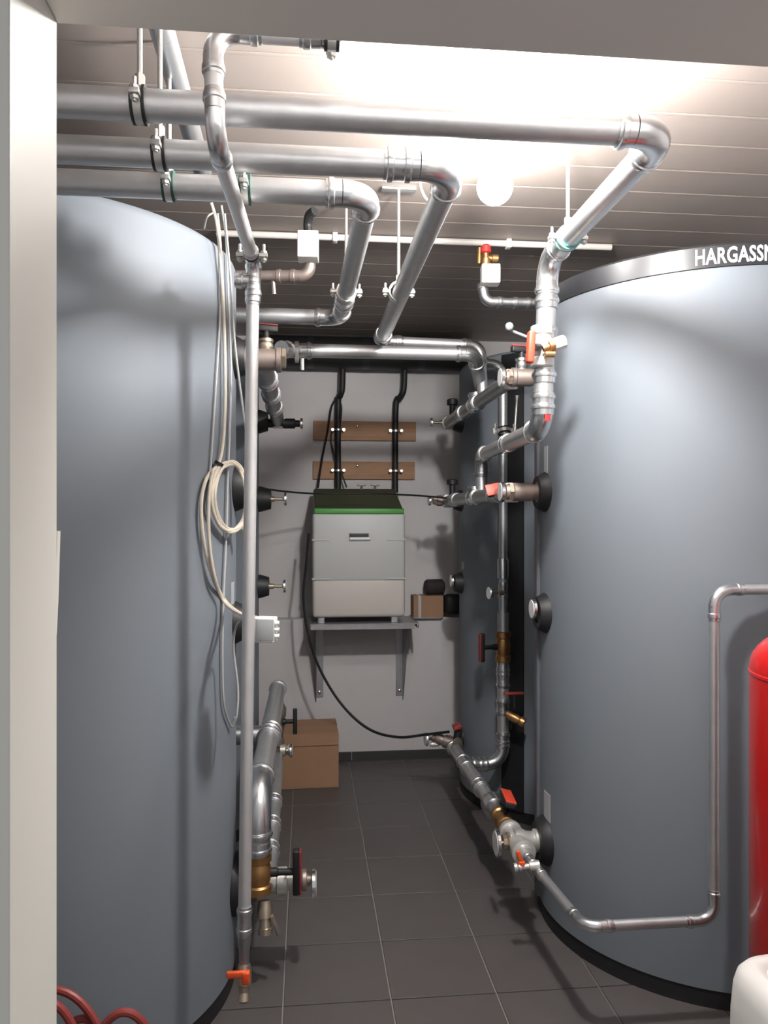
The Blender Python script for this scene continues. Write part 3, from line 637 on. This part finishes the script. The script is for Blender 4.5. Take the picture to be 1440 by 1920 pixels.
ih = thing('insulated_header', 'black insulated header pipe high on the back wall feeding the two vertical pipes', 'pipe', (hA.x, 4.80, zh-.1))
obj('insulation', cyl(B(), (hA.x, 4.80, zh), (hB.x, 4.80, zh), .098, 28), M['black'], ih)
for t_ in (.25, .5, .75): obj('joint_tape', cyl(B(), (hA.x+(hB.x-hA.x)*t_, 4.80, zh), (hA.x+(hB.x-hA.x)*t_+.04, 4.80, zh), .0995, 28), M['band'], ih)
YFt = 4.47
xa, xb = Wy(586, 1000, YFt).x, Wy(760, 1000, YFt).x
zb_, zm, zt = Wy(680, 1158, YFt).z, Wy(680, 1085, YFt).z, Wy(680, 961, YFt).z
ap = thing('neutralising_box', 'boxy pale grey appliance with green lid on the bracket shelf', 'appliance', ((xa+xb)/2, (YFt+YW)/2, zb_))
obj('lower_casing', box2(B(), (xa, YFt, zb_), (xb, YW-.02, zm+.01), bev=.022), M['boxlow'], ap, label='cream coloured lower casing')
bm = B(); box2(bm, (xa, YFt-.004, zm-.02), (xb, YW-.02, zt), bev=.02)
obj('upper_casing', bm, M['box'], ap)
for zz in (Wy(680, 1012, YFt).z, Wy(680, 1085, YFt).z):
    bm = B(); box2(bm, (xa-.004, YFt-.007, zz-.006), (xa+.10, YFt+.15, zz+.004), bev=.002); box2(bm, (xb-.11, YFt-.007, zz-.006), (xb+.004, YFt+.15, zz+.004), bev=.002)
    obj('casing_rib', bm, M['box'], ap)
zl = Wy(680, 916, YW-.03).z
bm = B(); v_ = [bm.verts.new(p) for p in ((xa+.012, YFt-.004, zt-.006), (xb-.010, YFt-.004, zt-.006), (xb-.012, YFt-.002, zt+.018), (xa+.014, YFt-.002, zt+.018), (xa+.0, YW-.02, zt-.006), (xb-.01, YW-.02, zt-.006), (xb-.028, YW-.02, zl), (xa+.008, YW-.02, zl))]
for f in ((0, 1, 2, 3), (4, 7, 6, 5), (0, 4, 5, 1), (3, 2, 6, 7), (0, 3, 7, 4), (1, 5, 6, 2)): bm.faces.new([v_[i] for i in f])
bmesh.ops.recalc_face_normals(bm, faces=bm.faces); bmesh.ops.bevel(bm, geom=bm.edges[:], offset=.006, segments=2, affect='EDGES')
obj('lid', bm, M['lid'], ap, label='sloping dark olive green lid')
obj('lid_lip', box2(B(), (xa+.010, YFt-.010, zt-.008), (xb-.008, YFt+.01, zt+.024), bev=.006), M['lip'], ap, label='bright green front lip of the lid')
pl = Wy(675, 1006, YFt-.012)
pp = obj('name_plate', box(B(), pl, (.122, .006, .046), bev=.002), M['sticker'], ap)
obj('print', box(B(), pl+V3(-.005, -.004, .008), (.110, .002, .020), bev=.0005), M['logo'], pp, label='dark unreadable print band')
obj('white_strip', box(B(), pl+V3(.0, -.004, -.011), (.116, .002, .010), bev=.0005), M['letter'], pp, label='white strip under the print')  # white lower band of the name plate
for fx in (xa+.05, xb-.06): obj('foot', box2(B(), (fx-.02, YFt+.02, zb_-.034), (fx+.02, YFt+.07, zb_+.01), bev=.004), M['galv'], ap)
for px in (678, 703):
    c = Wy(px, 918, YW-.035); t_ = thing('wing_tap', 'dark wing headed tap behind the green lid, ' + ('left' if px == 678 else 'right') + ' of the pair', 'tap', c)
    obj('spindle', cyl(B(), c, c+V3(0, 0, .025), .008, 8), M['brownsteel'], t_); obj('wing', box(B(), c+V3(0, 0, .028), (.055, .012, .012), bev=.004), M['brownsteel'], t_)
# shelf
xs0, xs1 = Wy(582, 1178, 4.45).x, Wy(778, 1178, 4.45).x; zs = zb_-.034
sh = thing('wall_shelf', 'galvanised steel shelf on two brackets carrying the appliance', 'shelf', ((xs0+xs1)/2, YW, zs-.03))
bm = B(); box2(bm, (xs0, 4.45, zs-.005), (xs1+.02, YW, zs), bev=.001); box2(bm, (xs0, 4.45, zs-.032), (xs1, 4.455, zs-.001), bev=.001); obj('shelf_plate', bm, M['galv'], sh, smooth=False)
obj('plate_lip', box2(B(), (xs1+.012, 4.45, zs-.028), (xs1+.024, YW-.01, zs), bev=.004), M['galv'], sh)
zbk = Wy(600, 1307, YW).z
for px in (599, 749):
    x = Wy(px, 1250, YW).x
    bm = B(); box2(bm, (x-.024, YW-.006, zbk), (x+.024, YW, zs-.006)); v0 = x-.024 if px == 599 else x+.018
    vv = [bm.verts.new(p) for p in ((v0, YW, zbk-.03), (v0, YW, zs-.006), (v0, 4.50, zs-.006), (v0, 4.52, zs-.03), (v0, YW-.02, zbk-.01))]
    v2 = [bm.verts.new(p.co+V3(.005, 0, 0)) for p in vv]
    bm.faces.new(vv); bm.faces.new(list(reversed(v2)))
    for i in range(5): bm.faces.new((vv[i], v2[i], v2[(i+1) % 5], vv[(i+1) % 5]))
    br = obj('bracket', bm, M['galv'], sh, smooth=False)
    for zz in (zbk+.03, zs-.06): obj('bolt', lathe(B(), V3(x, YW-.006, zz), (0, -1, 0), [(0, .010), (.006, .010), (.008, .006)], 8), M['chrome'], br)
# things on the ledge
a_, b_ = Wy(775, 1148, YW-.02), Wy(831, 1117, YW-.02)
cb = thing('small_carton', 'small brown carton on the wall ledge right of the appliance', 'box', V3((a_.x+b_.x)/2, YW+.03, .88))
obj('carton', box2(B(), (a_.x, YW-.03, .885), (b_.x, YW+.10, b_.z+.0), bev=.002), M['card'], cb, smooth=False)
obj('tape', box2(B(), (a_.x+.03, YW-.032, .886), (a_.x+.048, YW+.10, b_.z+.0015)), M['sticker'], cb, smooth=False)
obj('tray', box2(B(), (a_.x-.01, YW-.035, .880), (b_.x-.01, YW+.11, .886)), M['galv'], cb, smooth=False)
c = V3(Wy(818, 1100, YW).x, YW+.02, b_.z+.052)
tag(obj('insulation_piece', lathe(B(), c-V3(.065, 0, 0), (1, .2, 0), [(0, .040), (.01, .048), (.11, .048), (.12, .036), (.12, .02), (.06, .018)], 18), mat('dark_foam', (.03, .022, .022), .8, noise=.2), base=c), 'dark round piece of pipe insulation lying on the small carton', 'insulation')
c = V3(Wy(850, 1122, YW).x, YW-.0, .91)
tag(obj('black_pouch', box(B(), c+V3(.0, .0, .055), (.125, .10, .125), bev=.03), M['black'], base=c), 'black lump of insulation on the ledge against the rear tank', 'insulation')
# cardboard carton on the floor
a_, b_ = Wz(520, 1480, 0), Wz(634, 1478, 0)
hh = Wy(634, 1376, b_.y).z
ct = thing('cardboard_carton', 'plain brown cardboard carton on the floor by the back wall', 'box', V3((a_.x+b_.x)/2, a_.y+.12, 0))
rotc = Matrix.Rotation(.03, 3, 'Z')
obj('carton', box(B(), V3(b_.x-.21, b_.y+.16, hh/2), (.42, .30, hh), rotc, bev=.003), M['card'], ct, smooth=False)
bm = B(); box(bm, V3(b_.x-.21, b_.y+.085, hh+.002), (.42, .148, .004), rotc); box(bm, V3(b_.x-.21, b_.y+.24, hh+.002), (.42, .148, .004), rotc)
obj('flap', bm, M['card'], ct, smooth=False)
obj('tape', box(B(), V3(b_.x-.21, b_.y+.005, hh*.80), (.421, .004, .005), rotc), M['tape'], ct, smooth=False)

# ------------------------------------------------------------------ cables
def TS(px, py, off=.012):
    cx, cy = LF; aa, t = azim(px, cx, cy, TR+off)
    if px > 437: t = 2.42
    return W(px, py, t)
def ts(l, off=.012): return [TS(x, y, off) for x, y in l]
cable('beige_cable', 'beige cable bundle strand falling from the ceiling pipes to the coil on the left tank', ts([(396, 380), (408, 430), (417, 540), (421, 640), (422, 760), (417, 840), (409, 872)], .018), .0050, M['cable'])
cable('grey_cable', 'thin grey cable hanging straight down the left tank behind the coil', ts([(415, 385), (424, 450), (428, 560), (433, 690), (431, 800), (427, 900), (424, 1010), (419, 1120), (417, 1230), (420, 1320), (434, 1362), (441, 1345)], .010), .0035, M['cableg'])
cable('grey_cable', 'thin dark grey cable left of the others down the left tank', ts([(408, 400), (414, 470), (412, 600), (405, 720), (398, 830), (393, 900)], .008), .0030, M['cableg'])
cable('grey_cable', 'thin grey cable slanting behind the slim pole', [W(421, 400, 2.26), W(432, 520, 2.32), W(440, 640, 2.36), W(452, 740, 2.40), W(464, 830, 2.42)], .0035, M['cableg'])
cable('grey_cable', 'short cable end hooked over the left tank edge', [TS(383, 428, .01), W(388, 408, 2.2), W(398, 400, 2.2), W(404, 398, 2.2)], .0025, M['cableg'])
pts = []; N = 4
for k in range(N*12+1):
    t = k/12*2*pi; q_ = k/(N*12)
    rx, ry = 31+4*(k % 36)/36, 64+3*sin(k*.31)
    px, py = 432+rx*cos(t+2.2)+3*sin(k*.4), 932+ry*sin(t+2.2)
    ph = W(px, py, azim(min(px, 436), *LF, TR+.022)[1]+(max(0, px-436))*.0008-.006*(k % 3)); pts.append(ph)
bm = sweep(B(), catmull(pts, 3), .0052, 8)
o = tag(obj('cable_coil', bm, M['cable'], base=pts[0]), 'coiled beige cable hanging on the left tank behind the pole', 'cable')
obj('cable_tie', lathe(B(), W(409, 872, 2.30), (.5, 0, 1), [(0, .014), (.010, .014)], 10), M['black'], o)
obj('cable_tie', lathe(B(), W(453, 988, 2.42), (1, 0, .1), [(0, .013), (.022, .013)], 10), M['cable'], o)
cable('beige_cable', 'outer beige cable loop sweeping below the coil to the junction box', ts([(405, 876), (386, 900), (377, 950), (383, 1020), (400, 1085), (425, 1130)], .016)+[ W(460, 1156, 2.18), W(484, 1163, 2.16)], .0055, M['cable'])
cable('beige_cable', 'inner beige cable loop running beside the outer one to the junction box', ts([(400, 880), (392, 930), (392, 1010), (402, 1080), (420, 1128)], .028)+[ W(452, 1152, 2.2), W(482, 1158, 2.17)], .0050, M['cable'])
cable('grey_cable', 'grey cable loop hanging below the junction box against the rosette', [W(478, 1170, 2.17), W(455, 1162, 2.2), W(441, 1180, 2.26), W(438, 1220, 2.28), W(446, 1290, 2.28), W(444, 1340, 2.27), W(437, 1358, 2.27)], .0035, M['cableg'])
jb = thing('junction_box', 'white cable junction box strapped beside the slim pole', 'junction box', W(498, 1200, 2.16))
rj = Matrix.Rotation(-.25, 3, 'Z')
obj('box_body', box(B(), W(498, 1180, 2.17), (.058, .045, .070), rj, bev=.004), M['white'], jb)
obj('box_cover', box(B(), W(497, 1181, 2.135), (.052, .006, .060), rj, bev=.002), M['sticker'], jb)
for q in (-.018, 0, .018): obj('cable_gland', cyl(B(), W(515, 1181, 2.16)+V3(.0, 0, q), W(515, 1181, 2.16)+V3(.013, 0, q), .007, 10), M['white'], jb)
YC = YB-.03
cable('black_cable', 'black cable drooping from the appliance down to the rear low valve', [W(579, 1000, 4.46), W(574, 1060, 4.45), W(569, 1120, 4.42), W(578, 1190, 4.38), W(600, 1255, 4.36), W(640, 1320, 4.32), W(690, 1366, 4.25), W(745, 1382, 4.18), W(800, 1377, 4.12), W(842, 1372, 4.05)], .0075, M['blackcable'])
cable('black_cable', 'left black cable dropping from the wall pipe to the green lid', [Wy(630, 748, YC), Wy(621, 765, YC), Wy(614, 810, YC), Wy(604, 860, YC-.01), Wy(596, 915, YC-.04)], .0065, M['blackcable'])
cable('black_cable', 'thin black cable crossing behind the left insulated pipe to the lid', [Wy(628, 745, YC-.01), Wy(640, 760, YC-.03), Wy(636, 800, YC), Wy(622, 812, YC), Wy(622, 835, YC), Wy(632, 870, YC-.03), Wy(643, 895, YC-.05), Wy(650, 914, YC-.06)], .0055, M['blackcable'])
cable('black_cable', 'thin dark cable strung across the aisle above the green lid', [W(484, 914, 3.9), W(530, 921, 4.1), W(600, 926, 4.3), W(700, 926, 4.35), W(780, 929, 4.25), W(838, 934, 4.15)], .0050, M['blackcable'])
cable('lamp_cable', 'short pale cable loop hanging under the second pipe elbow near the lamp', [W(786, 330, 2.15), W(790, 355, 2.15), W(800, 374, 2.2), W(815, 381, 2.3), W(828, 372, 2.3)], .004, M['cable'])
# dark red hose loops at the bottom left
hs = thing('hose_coil', 'loops of dark red hose at the bottom left beside the door frame', 'hose', W(180, 2250, 1.55))
for i, (cx, top, rx, Z) in enumerate(((95, 1867, 118, 1.62), (78, 1884, 85, 1.55), (232, 1893, 78, 1.56), (160, 1899, 70, 1.66))):
    P = []; zt_ = W(cx, top, Z).z; rr = rx/F*Z; c0 = W(cx, top, Z); hz_ = (zt_-.010)/2
    for k in range(28):
        t = 2*pi*k/28
        P.append(V3(c0.x+rr*cos(t)*CT, c0.y-rr*cos(t)*ST+.02*sin(t+i), .010+hz_+hz_*sin(t)))
    P = catmull(P, 2, True)
    obj('hose_loop', sweep(B(), P, .0085, 10, True), M['hose'], hs)
# cream panel edge behind the jamb
bm = B(); ol = [(60, 995), (108, 996), (106, 1060), (104, 1130), (101, 1190), (97, 1230), (90, 1255), (60, 1275)]
f_ = [bm.verts.new(Wy(x, y, .985)) for x, y in ol]; g_ = [bm.verts.new(v.co+V3(-.002, .018, 0)) for v in f_]
bm.faces.new(f_); bm.faces.new(list(reversed(g_)))
for i in range(len(ol)): bm.faces.new((f_[i], g_[i], g_[(i+1) % len(ol)], f_[(i+1) % len(ol)]))
tag(obj('side_panel', bm, M['frame'], base=Wy(80, 1275, .985), smooth=False), 'pale cream curved flap peeking out behind the left door jamb', 'flap')

# ------------------------------------------------------------------ red vessel and white canister
cv = W(1560, 1200, 1.85); rv_ = .20
xv = W(1400, 1200, 1.86).x+rv_
ztop = 1.255
rvv = thing('expansion_vessel', 'red expansion vessel cut by the right edge of the view', 'vessel', V3(xv, 1.70, 0))
prof = [(.10, rv_*.3), (.12, rv_*.6), (.16, rv_*.9), (.20, rv_)]+[(1.125, rv_), (1.127, rv_+.002), (1.133, rv_+.002), (1.135, rv_)]+[(1.14+.105*sin(a), rv_*(cos(a)**.8 if cos(a) > 0 else 0)+.0) for a in [k*pi/2/10 for k in range(10)]]+[(1.246, .01)]
obj('vessel_shell', lathe(B(), (xv, 1.70, 0), (0, 0, 1), prof, 64), M['vessel'], rvv)
for k in range(3):
    a = 2.6+k*2*pi/3; obj('leg', box(B(), V3(xv+.15*cos(a), 1.70+.15*sin(a), .10), (.03, .03, .20), Matrix.Rotation(a, 3, 'Z'), bev=.004), M['vessel'], rvv)
obj('highlight_ridge', sweep(B(), catmull([V3(xv+(rv_+.001)*cos(a), 1.70+(rv_+.001)*sin(a), .52+.10*t*t) for t, a in [(k/8, pi+.35+k*.12) for k in range(9)]], 3), .006, 8), M['vessel'], rvv)  # raised ridge shaped to stand in for a reflected highlight on the shell
cn = thing('white_canister', 'white plastic canister with rounded shoulders at the bottom right corner', 'canister', W(1480, 2200, 1.5))
xc = W(1374, 1850, 1.47).x+.195; yc_ = 1.42; zc_ = W(1400, 1795, 1.54).z-.03
bm = B(); n = 40; prof = [(0, .92), (.01, .98), (.05, 1.0), (zc_*.6, 1.0), (zc_-.10, .985), (zc_-.045, .955), (zc_-.02, .91), (zc_-.006, .83), (zc_, .70), (zc_-.004, .62), (zc_-.012, .58), (zc_-.012, .001)]
rings = []
for z, s in prof:
    ring = []
    for k in range(n):
        t = 2*pi*k/n; ex = .55
        ring.append(bm.verts.new((xc+.15*s*math.copysign(abs(cos(t))**ex, cos(t)), yc_+.13*s*math.copysign(abs(sin(t))**ex, sin(t)), z)))
    rings.append(ring)
for i in range(len(rings)-1):
    for k in range(n): bm.faces.new((rings[i][k], rings[i][(k+1) % n], rings[i+1][(k+1) % n], rings[i+1][k]))
bm.faces.new(list(reversed(rings[0])))
obj('canister_body', bm, M['canister'], cn)
obj('screw_cap', lathe(B(), V3(xc+.06, yc_, zc_-.013), (0, 0, 1), [(0, .035), (.03, .035), (.034, .03)], 20), M['white'], cn)
